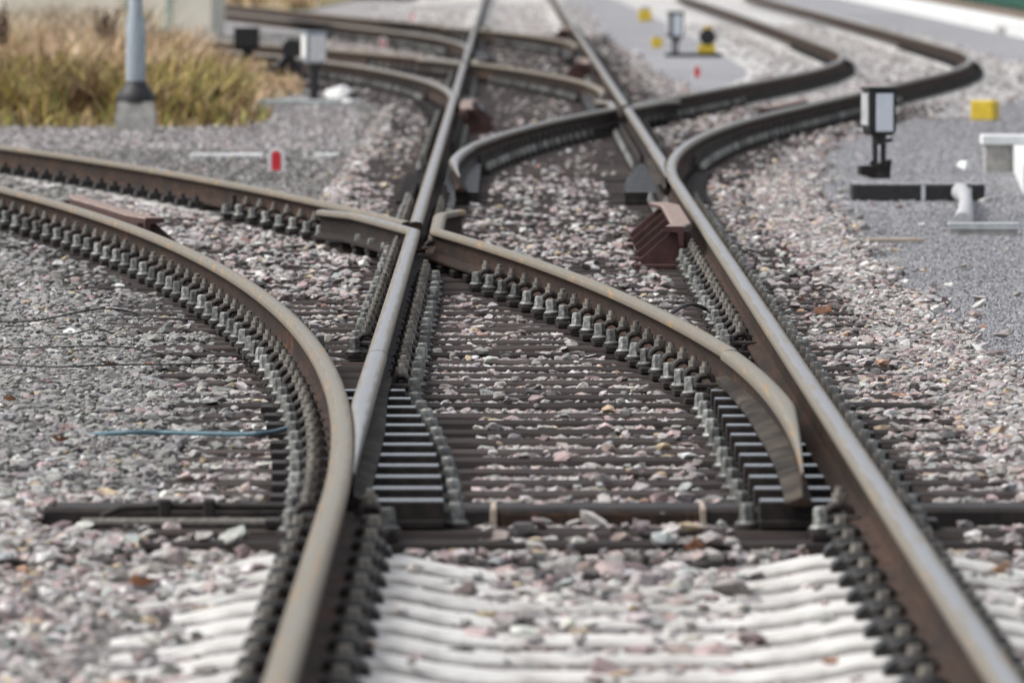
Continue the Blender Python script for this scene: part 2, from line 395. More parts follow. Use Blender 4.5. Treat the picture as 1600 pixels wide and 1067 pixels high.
# check rails ----------------------------------------------------------
def check_rail(fx, y0, y1, side, label, n=5):
    """side = direction from the running rail to the check rail (towards the track centre)"""
    r = empty('check_rail', (float(fx(y0)), y0, 0), label, 'check rail', 'check rails opposite the crossings')
    o = (float(fx(y0)), y0)
    b = B('maroon_top', 'maroon')
    ring = [(.082, .115), (.082, .2105), (.088, .2165), (.175, .2165), (.185, .209), (.185, .192), (.112, .184), (.105, .12)]
    ring = [(u*side, z) for u, z in ring]
    if side < 0: ring = ring[::-1]
    ys = np.concatenate([[y0-.03, y0+.35], np.linspace(y0+.6, y1-.6, 12), [y1-.35, y1]]); fl = np.array([.05, .02]+[0]*12+[.02, .06])
    xs = np.array([float(fx(y)) for y in ys]) + side*fl
    rm = [0 if min(ring[k][1], ring[(k+1) % 8][1]) > .2 else 1 for k in range(8)]
    sweep(b, ys-o[1], xs-o[0], [ring]*len(ys), rm)
    b.obj('guard_bar', r, sharp=.5)
    for i in range(n):
        y = y0 + (y1-y0-.2)*i/(n-1)+.06; x = float(fx(y)); b = B('maroon')
        t = .022
        for yy in (0,):
            P = [(x+side*u-o[0], y+dy-o[1], z) for dy in (-t, t) for u, z in ((.100, .018), (.34, .012), (.355, .045), (.335, .06), (.19, .188), (.100, .188))]
            b.hull(P)
        b.box((x+side*.23-o[0], y-o[1], .012), (.30, .16, .02), .003)
        b.obj('bracket', r)
    return r
check_rail(lambda y: float(T2.outer(y)), 48.9, 53.2, -1, 'maroon ribbed check rail inside the right main rail, opposite the near crossing')
check_rail(lambda y: float(T1.outer(y)), 50.3, 54.6, 1, 'brown check rail with sloping end inside the left curved rail')
check_rail(const(-G), 80.3, 84.6, 1, 'blurred maroon check rail inside the left main rail beyond the hooked blade')
check_rail(lambda y: float(T2.outer(y)), 80.6, 84.9, -1, 'flat brown check rail inside the outer rail of the winding right track')
check_rail(const(G), 106.4, 110.4, -1, 'small blurred maroon check rail inside the right main rail, middle distance')
check_rail(const(G), 141.0, 145.0, -1, 'tiny maroon check rail inside the right main rail near the top edge')

# ------------------------------------------------------------------ sleepers
RAILS = []                       # (fx, y0, y1) of everything that is fastened down
RAILS += [(T1.outer, 6, 76), (T2.outer, 6, 215), (lambda y: const(-G)(y), T1.heel, T3.y0), (T1.inner, T1.heel, 76),
          (lambda y: const(G)(y), T2.heel, 330), (T2.inner, T2.heel, 215), (T3.outer, T3.y0, 130), (lambda y: const(-G)(y), T3.heel, T4.y0), (T3.inner, T3.heel, 130),
          (T4.outer, T4.y0, 190), (lambda y: const(-G)(y), T4.heel, 330), (T4.inner, T4.heel, 190)]
TURN = [T1, T2, T3, T4]
def slope(fx, y): return math.atan(float(fx(y+.1)-fx(y-.1))/.2)
# fastening meshes: local x across the rail, y along it, z = 0 on the sleeper top
def fm_plate(full=True):
    b = B('plate')
    if full: b.box((0, 0, .017), (.22, .165, .034), .004); b.box((0, 0, .011), (.335, .150, .022), .003)
    else: b.box((.02, 0, .017), (.18, .165, .034), .004); b.box((.05, 0, .011), (.235, .150, .022), .003)
    b.box((.076, 0, .045), (.016, .12, .028), .003)
    if full: b.box((-.076, 0, .045), (.016, .12, .028), .003)
    return b.mesh('baseplate')
def fm_clamp():
    b = B('clamp', 'nut')
    b.box((.012, 0, .012), (.10, .075, .022), .006)                  # clamp plate over the rail foot
    for yy in (-.016, .016):                                          # double spring washer, standing proud
        b.tube([(.02+.036*math.cos(a), yy, .016+.036*math.sin(a)) for a in np.linspace(-.15, math.pi+.15, 11)], .0115, 8, 0)
    b.cyl(.02, 0, .048, .056, .031, .030, 14, 0)
    b.cyl(.02, 0, .056, .083, .0235, .0225, 6, 1, .3)
    b.cyl(.02, 0, .083, .101, .0125, .0115, 10, 1, smooth=True)
    return b.mesh('clamp_bolt', .6)
def fm_screw():
    b = B('screw', 'clamp')
    b.cyl(0, 0, 0, .012, .040, .039, 14, 1)
    b.cyl(0, 0, .012, .020, .034, .029, 14, 0)
    b.cyl(0, 0, .020, .066, .0255, .0215, 6, 0, .25)
    b.cyl(0, 0, .066, .071, .0215, .016, 6, 0, .25)
    return b.mesh('sleeper_screw', .6)
def fm_simple(full=True):
    b = B('plate', 'clamp', 'screw')
    b.box((0, 0, .014), (.31, .14, .028), 0)
    for sx in ((-1, 1) if full else (1,)):
        b.box((sx*.078, 0, .055), (.07, .08, .03), .004, 1)
        b.cyl(sx*.086, 0, .065, .140, .026, .016, 6, 1)
        b.cyl(sx*.134, 0, .034, .085, .026, .017, 6, 2)
    return b.mesh('rail_fastening', .6)
def fm_spring():
    """spring clip fastening of the concrete sleepers, one side"""
    b = B('clip', 'nut')
    half = [(.088, .012, .058), (.094, .03, .062), (.13, .036, .070), (.163, .048, .066), (.172, .066, .056), (.150, .084, .060), (.11, .086, .072), (.076, .082, .060), (.062, .074, .052)]
    half = [(.048+(x-.05)*.74, y*.86, z+.012) for x, y, z in half]; P = [(x, -y, z) for x, y, z in half[::-1]] + half
    b.tube(P, .0095, 8, 0)
    b.cyl(.104, 0, .045, .078, .027, .027, 12, 0); b.cyl(.104, 0, .078, .112, .020, .018, 6, 1)
    b.hull([(x, y, z) for y in (-.07, .07) for x, z in ((.07, .004), (.155, .0), (.15, .02), (.125, .038), (.072, .046))], 0)
    return b.mesh('spring_clip', .6)
def fm_slide(tmat='slide'):
    b = B('plate', tmat)
    b.box((.04, 0, .012), (.52, .17, .024), .003)                     # +x is the gauge side
    b.box((.185, 0, .050), (.230, .125, .055), .003, 0)
    b.box((.185, 0, .0785), (.224, .119, .003), 0, 1)
    b.box((-.078, 0, .034), (.02, .12, .034), .003)
    return b.mesh('slide_chair')
PL, PLH, CB, SC, SF, SFH, SP, SL = fm_plate(), fm_plate(False), fm_clamp(), fm_screw(), fm_simple(), fm_simple(False), fm_spring(), fm_slide()
def fm_spring_far():
    b = B('clip'); b.box((0, 0, .022), (.17, .15, .044), 0)
    for sx in (-1, 1):
        b.hull([(sx*x, y, z) for y in (-.045, .045) for x, z in ((.07, .02), (.16, .01), (.15, .06), (.08, .06))]); b.cyl(sx*.11, 0, .06, .09, .018, .015, 6)
    return b.mesh('rail_fastening')
SPF = fm_spring_far()
pad = B('plate'); pad.box((0, 0, .022), (.17, .15, .044), 0); PAD = pad.mesh('rail_pad')
beamcache = {}
def beam_mesh(L):
    k = round(L*10)
    if k not in beamcache:
        for v in range(3):
            b = B('timber'); rr = random.Random(k*7+v)
            h = L/2; P = []
            # slightly irregular rounded timber as a lofted section
            n = 12; ring = [(-.128, -.155), (-.132, -.02), (-.120, -.004), (-.06, .0), (.0, .0), (.06, .0), (.120, -.004), (.132, -.02), (.128, -.155)]
            V = []; 
            for i in range(n+1):
                x = -h + L*i/n
                for (y, z) in ring: V.append((x, y+rr.uniform(-.004, .004), z + (rr.uniform(-.004, .0) if z > -.1 else 0)))
            m_ = len(ring)
            F = [(i*m_+j, i*m_+j+1, (i+1)*m_+j+1, (i+1)*m_+j) for i in range(n) for j in range(m_-1)] + [tuple(range(m_-1, -1, -1)), tuple(n*m_+j for j in range(m_))]
            F = [f[::-1] for f in F]
            b.add(V, F, 0); beamcache.setdefault(k, []).append(b.mesh('beam'))
    return random.choice(beamcache[k])
SLEEP_Z = -.155
def fasten(root, rx, ry, y, xs_all, near, i, pr=None, ang0=0):
    """all rails crossing the sleeper at y"""
    fx, x = xs_all[i]
    a = -slope(fx, y) - ang0
    dr = min([xx-x for j, (_, xx) in enumerate(xs_all) if j != i and xx > x] + [9]); dl = min([x-xx for j, (_, xx) in enumerate(xs_all) if j != i and xx < x] + [9])
    sides = [s for s, dd in ((1, dr), (-1, dl)) if dd > .42]
    dz = .0009*(i % 4)
    if not near:
        if not sides: return
        o = link('rail_fastening', SF if len(sides) == 2 else SFH, root, (x-rx, y-ry, -SLEEP_Z+dz), a + (math.pi if sides == [-1] else 0))
        return
    full = len(sides) == 2
    p = link('baseplate', PL if full or not sides else PLH, root, (x-rx, y-ry, -SLEEP_Z+dz), a + (math.pi if sides == [-1] else 0))
    for s in sides:
        q = s if full else 1
        c = link('clamp_bolt', CB, p, (q*.068, random.uniform(-.008, .008), .048+random.uniform(-.003, .004)), (0 if q > 0 else math.pi)+random.uniform(-.15, .15))
        c.rotation_euler[0] = random.gauss(0, .05)
        sc_ = link('sleeper_screw', SC, p, (q*.138, -.028+random.uniform(-.012, .012), .023+random.uniform(-.003, .008)), random.uniform(-.5, .5)); sc_.rotation_euler[0] = random.gauss(0, .06); sc_.rotation_euler[1] = random.gauss(0, .05)
rowspan = {}
timbers = []; ncnt = {1: 0, 2: 0, 3: 0, 4: 0}
def main_x(y):
    """rails on the shared timbers at y with the switch zones left out"""
    L = []
    for fx, y0, y1 in RAILS:
        if y0 <= y <= y1: L.append((fx, float(fx(y))))
    return L
ORDREF = {1: 'beyond the hollow steel sleeper, among the near blades', 2: 'beyond the tip of the grey hooked blade', 3: 'counted from the third pair of blades', 4: 'counted from the farthest pair of blades'}
def sep(T, y, lim=2.65): return float(T.off(y)) > lim
Yk = 27.3
while Yk < 153.6:
    y = Yk; xs = main_x(y)
    keep = []
    for fx, x in xs:
        if fx in (T1.outer, T1.inner) and sep(T1, y): continue
        if fx in (T2.outer, T2.inner) and sep(T2, y): continue
        if fx in (T3.outer, T3.inner) and sep(T3, y): continue
        if fx in (T4.outer, T4.inner) and sep(T4, y): continue
        keep.append((fx, x))
    keep.sort(key=lambda t: t[1])
    # drop duplicates (a stock rail and the main rail share a place before the switch)
    ded = []
    for t in keep:
        if not ded or t[1]-ded[-1][1] > .02: ded.append(t)
    keep = ded
    lo, hi = min(t[1] for t in keep), max(t[1] for t in keep)
    x0 = min(-1.3, lo-.55)+random.uniform(-.05, .04); x1 = max(1.3, hi+.55)+random.uniform(-.04, .05)
    if 27.8 < y < 29: x0, x1 = -1.66, 1.70
    k = 1 if y < 59.2 else 2 if y < 86 else 3 if y < 119 else 4
    ncnt[k] += 1
    hollow = abs(y-28.5) < .05
    lab = ('hollow dark steel sleeper with two pale straps at the near blade tips' if hollow else
           'dark timber sleeper, first two before the hollow steel one' if False else
           f'dark timber sleeper, {ordinal(ncnt[k]-(3 if k == 1 else 0))} {ORDREF[k]}' if not (k == 1 and ncnt[k] < 3) else
           ['dark timber sleeper right behind the pale foreground sleepers', 'dark timber sleeper just in front of the hollow steel one'][ncnt[k]-1])
    L = x1-x0; cx = (x0+x1)/2
    zj = random.uniform(-.006, .004)
    root = empty('steel_sleeper' if hollow else 'timber_sleeper', (cx, y, SLEEP_Z), lab, 'sleeper', 'sleepers of the track')
    if hollow:
        bb = B('plate', 'maroon'); bb.box((0, 0, -.066), (L, .29, .18), .012); 
        bb.obj('beam', root, (0, 0, -SLEEP_Z+.004))
        for sx in (-.32, .30):
            s_ = B('wood'); s_.box((sx-cx, 0, .024), (.020, .306, .010), .003); s_.box((sx-cx, -.152, -.03), (.020, .012, .11), .003); s_.obj('strap', root, (0, 0, -SLEEP_Z))
        c_ = B('web'); c_.box((-cx, -.150, -.03), (.60, .012, .085), .004); c_.obj('cover_plate', root, (0, 0, -SLEEP_Z))
    else:
        link('beam', beam_mesh(L), root, (0, 0, -SLEEP_Z+zj))
    rowspan[round(y, 2)] = (x0, x1)
    timbers.append((y, x0, x1))
    near = y < 57
    sw = [T for T in TURN if T.tip-.2 < y < T.heel]
    for i in range(len(keep)):
        fx, x = keep[i]
        slid = False
        for T in sw:
            if abs(x-T.d*G) < .75 and abs(abs(x)-G) < .5 and abs(x-float(T.outer(y))) < .01 or abs(x+T.d*G) < .01:
                slid = True; sgn = -1 if x > 0 else 1           # gauge side direction
                p = link('slide_chair', SL, root, (x-cx, 0, -SLEEP_Z), 0 if sgn > 0 else math.pi)
                if near:
                    link('clamp_bolt', CB, p, (-.068, 0, .048), math.pi)
                    link('sleeper_screw', SC, p, (-.140, -.03, .022), random.uniform(-.5, .5))
                    link('sleeper_screw', SC, p, (.335, .02, .0), random.uniform(-.5, .5))
                break
        if not slid: fasten(root, cx, y, y, keep, near, i)
    Yk += .6

# concrete sleepers ------------------------------------------------------
def concrete_mesh():
    b = B('concrete'); H = [(0, -.047), (.30, -.047), (.45, -.030), (.56, -.006), (.63, 0), (.90, 0), (.99, -.012), (1.15, -.045), (1.30, -.062)]
    H = [(-x, z) for x, z in H[:0:-1]] + H; V = []
    for x, z in H:
        wt = .105+.02*min(1, abs(x)/.7)
        for y, zz in ((-.15, -.21), (-wt, z-.012), (-wt+.014, z), (wt-.014, z), (wt, z-.012), (.15, -.21)): V.append((x, y, zz))
    n = 6; F = [(i*n+j, (i+1)*n+j, (i+1)*n+(j+1) % n, i*n+(j+1) % n) for i in range(len(H)-1) for j in range(n)]
    F += [tuple(range(n)), tuple((len(H)-1)*n+j for j in range(n-1, -1, -1))]
    F = [f[::-1] for f in F]
    b.add(V, F, 0); return b.mesh('beam')
CM = concrete_mesh()
conc = []
def concrete(x, y, ang, label, rails, detail):
    root = empty('concrete_sleeper', (x, y, -.2), label, 'sleeper', 'concrete sleepers of the track', -ang)
    link('beam', CM, root, (0, 0, .2))
    if detail:
        for s in (-1, 1):
            p = link('rail_pad', PAD, root, (s*G, 0, .2)) if detail > 1 else link('rail_fastening', SPF, root, (s*G, 0, .2))
            if detail > 1:
                for q in (-1, 1): link('spring_clip', SP, p, (0, 0, 0), 0 if q > 0 else math.pi)
    conc.append((x, y, ang))
for i in range(16):
    y = 26.62-.6*i
    concrete(0, y, 0, f'pale concrete sleeper, {ordinal(i+1)} in front of the dark timber ones, foreground', None, 2)
def off_track(T, y0, y1, label, same=False, detail=1):
    y = y0; i = 0
    while y < y1:
        i += 1; a = math.atan(float(T.off(y+.1)-T.off(y-.1))/.2)*T.d
        concrete(T.d*float(T.off(y)), y, a, label if same else label % ordinal(i), None, detail if y < 135 else 0)
        y += .6*math.cos(a)
off_track(T1, 58.7, 76, 'pale concrete sleeper, %s under the left diverging track beyond the near crossing')
off_track(T2, 92.6, 165, 'pale concrete sleeper, %s under the winding right track past its crossing')
i = 0
for y in np.arange(154.0, 205, .6): concrete(0, float(y), 0, 'blurred pale concrete sleeper in the far straight main track at the top edge', None, 0)

# ------------------------------------------------------------------ ground sheets
def sheet(name, pts, z, m_, kind='structure'):
    me = bpy.data.meshes.new(name); me.from_pydata([(x, y, z) for x, y in pts], [], [tuple(range(len(pts)))]); me.materials.append(M[m_])
    return setp(link(name, me), kind=kind)
def strip(name, ys, left, right, z, m_):
    V = []; 
    for y in ys: V += [(float(left(y)), y, z), (float(right(y)), y, z)]
    F = [(2*i, 2*i+1, 2*i+3, 2*i+2) for i in range(len(ys)-1)]
    me = bpy.data.meshes.new(name); me.from_pydata(V, [], F); me.materials.append(M[m_]); return setp(link(name, me), kind='structure')
sheet('ground', [(-2500, -60), (2500, -60), (2500, 5000), (-2500, 5000)], -.085, 'ground')
PATH_X = lambda y: np.interp(y, [0, 36, 44, 51, 60, 66, 72, 80, 90, 100, 109, 118, 130, 220], [1.9, 1.76, 1.68, 1.68, 1.72, 1.80, 1.97, 2.45, 3.5, 4.5, 5.5, 6.1, 6.4, 6.1])
strip('path', np.linspace(0, 260, 131), PATH_X, lambda y: 7.95, -.045, 'path')
def PATH2(y): return np.interp(y, [88, 100, 115, 220], [1.75, 1.8, 1.9, 1.9])
strip('path', np.linspace(92, 260, 60), lambda y: np.interp(y, [92, 105, 120, 150], [1.75, 1.55, 1.35, 1.1]), lambda y: np.interp(y, [92, 100, 112, 122, 260], [1.76, 2.0, 2.9, 3.1, 3.0]), -.050, 'path')
strip('ballast_bed', np.linspace(0, 150, 76), lambda y: np.minimum(-2.2, T1.outer(y)-1.3) if y < 76 else min(-1.6, float(T3.outer(min(y, 118)))-.8), lambda y: 1.75 if y > 92 else PATH_X(y), -.060, 'bed')
strip('ballast_bed', np.linspace(90, 260, 90), lambda y: T2.d*T2.off(y)-1.9, lambda y: T2.d*T2.off(y)+1.75, -.040, 'palebed')
strip('ballast_bed', np.linspace(150.5, 330, 60), lambda y: -2.4, lambda y: 1.15, -.040, 'palebed')
def vx(y): return np.interp(y, [86.5, 90, 97, 105, 112, 122, 135, 150, 180, 400], [-2.9, -2.75, -2.85, -3.0, -3.9, -5.5, -8, -11, -14, -14])
strip('verge', np.linspace(86.5, 400, 120), lambda y: -60, vx, -.055, 'verge')
strip('verge', np.linspace(205, 420, 30), lambda y: -40, lambda y: np.interp(y, [205, 260, 420], [-4.5, -3.5, -3]), -.052, 'verge')

# ------------------------------------------------------------------ ballast stones
def stone_protos(n, k, seed, flat=.60):
    rr = np.random.default_rng(seed); out = []
    while len(out) < n:
        p = rr.normal(size=(k, 3)); p /= np.linalg.norm(p, axis=1)[:, None]
        p *= rr.uniform(.72, 1.06, (k, 1)); p *= np.array([1, rr.uniform(.60, .95), rr.uniform(.34, flat)])*.5
        bm = bmesh.new(); vs = [bm.verts.new(q) for q in p]; r = bmesh.ops.convex_hull(bm, input=vs)
        bmesh.ops.delete(bm, geom=[v for v in bm.verts if not v.link_faces], context='VERTS')
        bm.verts.index_update(); bmesh.ops.triangulate(bm, faces=bm.faces)
        out.append((np.array([v.co[:] for v in bm.verts]), np.array([[v.index for v in f.verts] for f in bm.faces]))); bm.free()
    return out
PAL_MAIN = [((.29, .268, .258), 32), ((.38, .355, .34), 24), ((.38, .305, .29), 16), ((.50, .475, .45), 13), ((.235, .185, .18), 8), ((.46, .37, .26), 3.5), ((.105, .10, .098), 6), ((.62, .60, .57), 4.5), ((.40, .25, .18), 1.2), ((.32, .33, .32), 6)]
PAL_LEFT = [((.225, .218, .208), 40), ((.29, .28, .268), 30), ((.175, .168, .16), 16), ((.36, .35, .335), 8), ((.34, .25, .24), 2.5), ((.54, .53, .51), 3), ((.115, .11, .105), 7), ((.36, .29, .19), 1.2)]
PAL_PALE = [((.42, .40, .385), 30), ((.52, .505, .49), 25), ((.32, .29, .28), 18), ((.36, .28, .27), 12), ((.62, .61, .59), 12), ((.20, .18, .175), 8)]
PAL_GREY = [((.25, .25, .262), 30), ((.31, .31, .322), 30), ((.40, .40, .405), 16), ((.18, .18, .186), 16), ((.48, .47, .47), 4)]
def pick(pal, n):
    w_ = np.array([p[1] for p in pal]); c = np.array([p[0] for p in pal]); i = rng.choice(len(pal), n, p=w_/w_.sum())
    return np.clip(c[i]*rng.uniform(.78, 1.22, (n, 1))*rng.uniform(.96, 1.04, (n, 3)), .02, .8)
def rotm(n, tilt):
    a = rng.uniform(0, 2*np.pi, n); t = rng.normal(0, tilt, n); p = rng.uniform(0, 2*np.pi, n)
    ca, sa, ct, st, cp, sp = np.cos(a), np.sin(a), np.cos(t), np.sin(t), np.cos(p), np.sin(p)
    Z = np.zeros(n); O = np.ones(n)
    A = np.stack([np.stack([ca, -sa, Z], 1), np.stack([sa, ca, Z], 1), np.stack([Z, Z, O], 1)], 1)
    Bm = np.stack([np.stack([cp, -sp, Z], 1), np.stack([sp, cp, Z], 1), np.stack([Z, Z, O], 1)], 1)
    T = np.stack([np.stack([O, Z, Z], 1), np.stack([Z, ct, -st], 1), np.stack([Z, st, ct], 1)], 1)
    return Bm @ T @ np.transpose(Bm, (0, 2, 1)) @ A
def scatter(name, pos, size, tint, protos, m_, label, tilt=.26):
    n = len(pos); idx = rng.integers(0, len(protos), n); Vs, Fs, Cs = [], [], []; off = 0
    for k, (pv, pf) in enumerate(protos):
        sel = np.where(idx == k)[0]
        if not len(sel): continue
        Rm = rotm(len(sel), tilt); v = np.einsum('nij,kj->nki', Rm, pv)*size[sel][:, None, None] + pos[sel][:, None, :]
        f = pf[None]+(np.arange(len(sel))*len(pv))[:, None, None]+off; off += len(sel)*len(pv)
        Vs.append(v.reshape(-1, 3)); Fs.append(f.reshape(-1, 3)); Cs.append(np.repeat(tint[sel], len(pv), 0))
    me = mesh_np(name, np.concatenate(Vs), np.concatenate(Fs), [m_], None, np.concatenate(Cs))
    return setp(link(name, me), label, 'ballast', kind='stuff')
def frame_x(y, side, pad=.35):
    return CAMX + ((-10-800)/15000*y - pad if side < 0 else (10+800)/15000*y+.0*y + pad)
def cloud(y0, y1, dens, xl=None, xr=None, pad=.35):
    ys = rng.uniform(y0, y1, int((y1-y0)*dens*24)); xs = rng.uniform(-12, 12, len(ys))
    a = np.array([1])
    L = frame_x(ys, -1, pad); Rr = frame_x(ys, 1, pad)
    if xl is not None: L = np.maximum(L, xl(ys))
    if xr is not None: Rr = np.minimum(Rr, xr(ys))
    k = (xs > L) & (xs < Rr); return xs[k], ys[k]
raily = [(fx, y0, y1) for fx, y0, y1 in RAILS] + [(T.inner, T.tip, T.heel) for T in TURN] + [(lambda y, d=T.d: np.full(np.shape(y), d*G), T.tip, T.heel) for T in TURN]
def rail_dist(xs, ys):
    d = np.full(len(xs), 9.)
    for fx, y0, y1 in raily:
        m_ = (ys >= y0) & (ys <= y1); d[m_] = np.minimum(d[m_], np.abs(xs[m_]-np.asarray(fx(ys[m_]))))
    return d
def slide_mask(xs, ys):
    m_ = np.zeros(len(xs), bool)
    for T in TURN: m_ |= (ys > T.tip-.4) & (ys < T.heel-.6) & (np.abs(np.abs(xs)-G+.05) < .33)
    return m_
tim = np.array([t[0] for t in timbers]); tx0 = np.array([t[1] for t in timbers]); tx1 = np.array([t[2] for t in timbers])
def on_timber(xs, ys):
    i = np.clip(np.round((ys-27.3)/.6).astype(int), 0, len(tim)-1)
    return (np.abs(ys-tim[i]) < .14) & (xs > tx0[i]-.02) & (xs < tx1[i]+.02), (xs > tx0[i]) & (xs < tx1[i]) & (ys > 26.9) & (ys < 154)
def on_conc(xs, ys):
    m_ = np.zeros(len(xs), bool)
    for x, y, a in conc:
        if y > 100: continue
        j = np.where(np.abs(ys-y) < .5)[0]
        u = (xs[j]-x)*math.cos(a) - (ys[j]-y)*math.sin(a); v = (xs[j]-x)*math.sin(a) + (ys[j]-y)*math.cos(a)
        m_[j] |= (np.abs(v) < .13) & (np.abs(u) < 1.3)
    return m_
def vnoise(x, y, sc):
    return .5+.5*np.sin(x*sc*1.7+1.3*np.sin(y*sc*.9))*np.sin(y*sc*1.1+1.7*np.sin(x*sc*.6+2))
PROT = stone_protos(60, 15, 3); PROT_LO = stone_protos(16, 8, 4)
def ballast(y0, y1, dens, smean, protos, label, xr, xl=None, cover=None):
    xs, ys = cloud(y0, y1, dens, xl, xr)
    n = len(xs); size = np.clip(rng.lognormal(math.log(smean), .40, n), .024, .125)
    d = rail_dist(xs, ys); ot, within = on_timber(xs, ys); oc = on_conc(xs, ys); sl = slide_mask(xs, ys)
    # heights: cribs lie about level with the sleeper tops, shoulders a little higher
    size = np.where(within & (ys > 29), np.minimum(size, .082), size)
    hgt = size*.23                                                    # about half a stone's height
    top = np.where(rng.uniform(0, 1, n) < np.interp(ys, [20, 44, 47, 70], [.05, .05, .07, .07]), rng.uniform(-.010, .014, n), np.where(ys > 46, rng.uniform(-.042, -.018, n), rng.uniform(-.022, -.003, n)))
    top = np.where(within & (np.abs(xs) > 1.0) & (ys > 29), top+.013*(vnoise(xs, ys, 1.3) > .55), top)
    top = np.where(within & (ys > 55) & (np.abs(xs) < .7), top-.010, top)
    dyt = ((ys-27.3+.3) % .6)-.3                                     # offset from the nearest timber: the ballast has settled in front of each
    top = np.where(within & (dyt > -.24) & (dyt < -.12), np.minimum(top, -.016)-.021, top)
    top = np.where(~within, rng.uniform(-.03, .026, n), top)
    top = np.where((ys > 27.5) & (ys < 28.37) & within, np.minimum(top, -.014), top)
    fg = ys < 26.95
    top = np.where(fg, np.where(np.abs(xs) < .5, rng.uniform(-.078, -.050, n), np.where(np.abs(xs) < 1.15, rng.uniform(-.058, -.026, n), np.where((ys < 24.6) & (xs > -1.35), rng.uniform(-.115, -.055, n), rng.uniform(-.085, -.03, n)))), top)
    top = np.where(d < .19, np.minimum(top, -.015)-.01, top)
    z = top-hgt
    cov = np.interp(ys, [0, 26, 30, 34, 36, 43, 46, 58, 70, 160], [.10, .10, .03, .03, .015, .02, .12, .12, .08, .08])
    keep = np.ones(n, bool)
    u = rng.uniform(0, 1, n); patch = vnoise(xs, ys, 2.3)
    cov = np.where((np.abs(xs) > 1.02) & (ys > 36), np.maximum(cov, .28*(vnoise(xs, ys, 1.3) > .55)+.04), cov)
    ot_keep = ot & (u < cov*(.35+1.3*patch)) & (d > .24)
    z = np.where(ot_keep, size*.13+rng.uniform(-.012, .002, n), z)
    oc_p = np.where(ys < 30, np.where(np.abs(xs) < .42, np.interp(ys, [23, 24.5, 26], [.05, .14, .34]), np.where(np.abs(xs) > 1.05, np.where(xs > 0, .08, .13), .03)), .10)
    oc_keep = oc & (u < oc_p) & (d > .2)
    z = np.where(oc_keep, size*.14-.045*(np.abs(xs) < .5)-.012, z)
    keep &= (~ot | ot_keep) & (~oc | oc_keep) & ~(sl) & (d > .085)
    dimt = (ys > 60) & (ys < 96) & (xs < -1.45) & (xs > T1.inner(ys)+.35); size = np.where(dimt, size*.62, size); z = np.where(dimt, z-.02, z)
    keep &= ~((ys > 58.4) & (ys < 76) & (np.abs(xs-T1.d*T1.off(ys)) < .62) & (rng.uniform(0, 1, n) < .55))
    left = dimt | (xs < np.interp(ys, [20, 28, 32, 50, 70, 100], [-1.7, -1.5, -1.15, -1.9, -3.6, -3.0]))&(ys > 29.5)
    xs, ys, z, size, left = xs[keep], ys[keep], z[keep], size[keep], left[keep]
    t = pick(PAL_MAIN, len(xs)); t2 = pick(PAL_LEFT, len(xs)); t = np.where((left | dimt)[keep][:, None] if False else left[:, None], t2, t)
    scatter('ballast_stones', np.stack([xs, ys, z], 1), size, t, protos, 'stone', label)
edge = lambda y: PATH_X(y)+rng.normal(0, .06, np.shape(y))+np.where(rng.uniform(0, 1, np.shape(y)) < .02, rng.exponential(.25, np.shape(y)), 0)+.05*np.sin(y*1.7)-.06
ballast(17, 31, 1100, .056, PROT, 'mauve and grey ballast stones around the foreground sleepers', edge)
ballast(31, 46, 1500, .050, PROT, 'sharp grey and pinkish ballast stones around the near crossing timbers', edge)
ballast(46, 66, 1000, .058, PROT, 'pinkish ballast stones between the rails of the middle distance', edge, lambda y: np.minimum(-2.0, T1.outer(y)-.75))
ballast(66, 95, 420, .068, PROT_LO, 'blurred pink and grey ballast stones in the middle distance', lambda y: PATH_X(y)+rng.normal(0, .1, np.shape(y)), lambda y: np.where(y < 76, np.minimum(-1.6, T1.outer(y)-.7), np.minimum(-1.5, T3.outer(y)-.8)))
ballast(95, 152, 150, .085, PROT_LO, 'blurred pale ballast stones under the far switches', lambda y: np.interp(y, [95, 105, 120, 152], [1.75, 1.6, 1.4, 1.2])+.1*rng.normal(0, 1, np.shape(y)), lambda y: np.minimum(-1.7, T3.outer(np.minimum(y, 122))-.5))
# pale stones of the winding track
ys = rng.uniform(88, 170, 16000); xs = T2.off(ys)+rng.normal(0, 1.0, len(ys)); k = (np.abs(xs-T2.off(ys)) < 1.8) & (rail_dist(xs, ys) > .12) & (xs > 1.75); xs, ys = xs[k], ys[k]
scatter('ballast_stones', np.stack([xs, ys, rng.uniform(-.04, -.005, len(xs))], 1), np.clip(rng.lognormal(math.log(.075), .3, len(xs)), .04, .12), pick(PAL_PALE, len(xs)), PROT_LO, 'stone', 'pale ballast stones along the winding right track')
ys = rng.uniform(138, 215, 26000); xs = rng.uniform(-2.8, 1.15, len(ys))+rng.normal(0, .15, len(ys)); k = rail_dist(xs, ys) > .14; xs, ys = xs[k], ys[k]
k = rng.uniform(0, 1, len(xs)) < np.interp(ys, [138, 152, 160], [.25, .6, 1]); xs, ys = xs[k], ys[k]
scatter('ballast_stones', np.stack([xs, ys, rng.uniform(-.055, -.015, len(xs))], 1), np.clip(rng.lognormal(math.log(.09), .3, len(xs)), .05, .15), pick(PAL_PALE, len(xs)), PROT_LO, 'stone', 'pale ballast stones of the straight main track near the top edge')
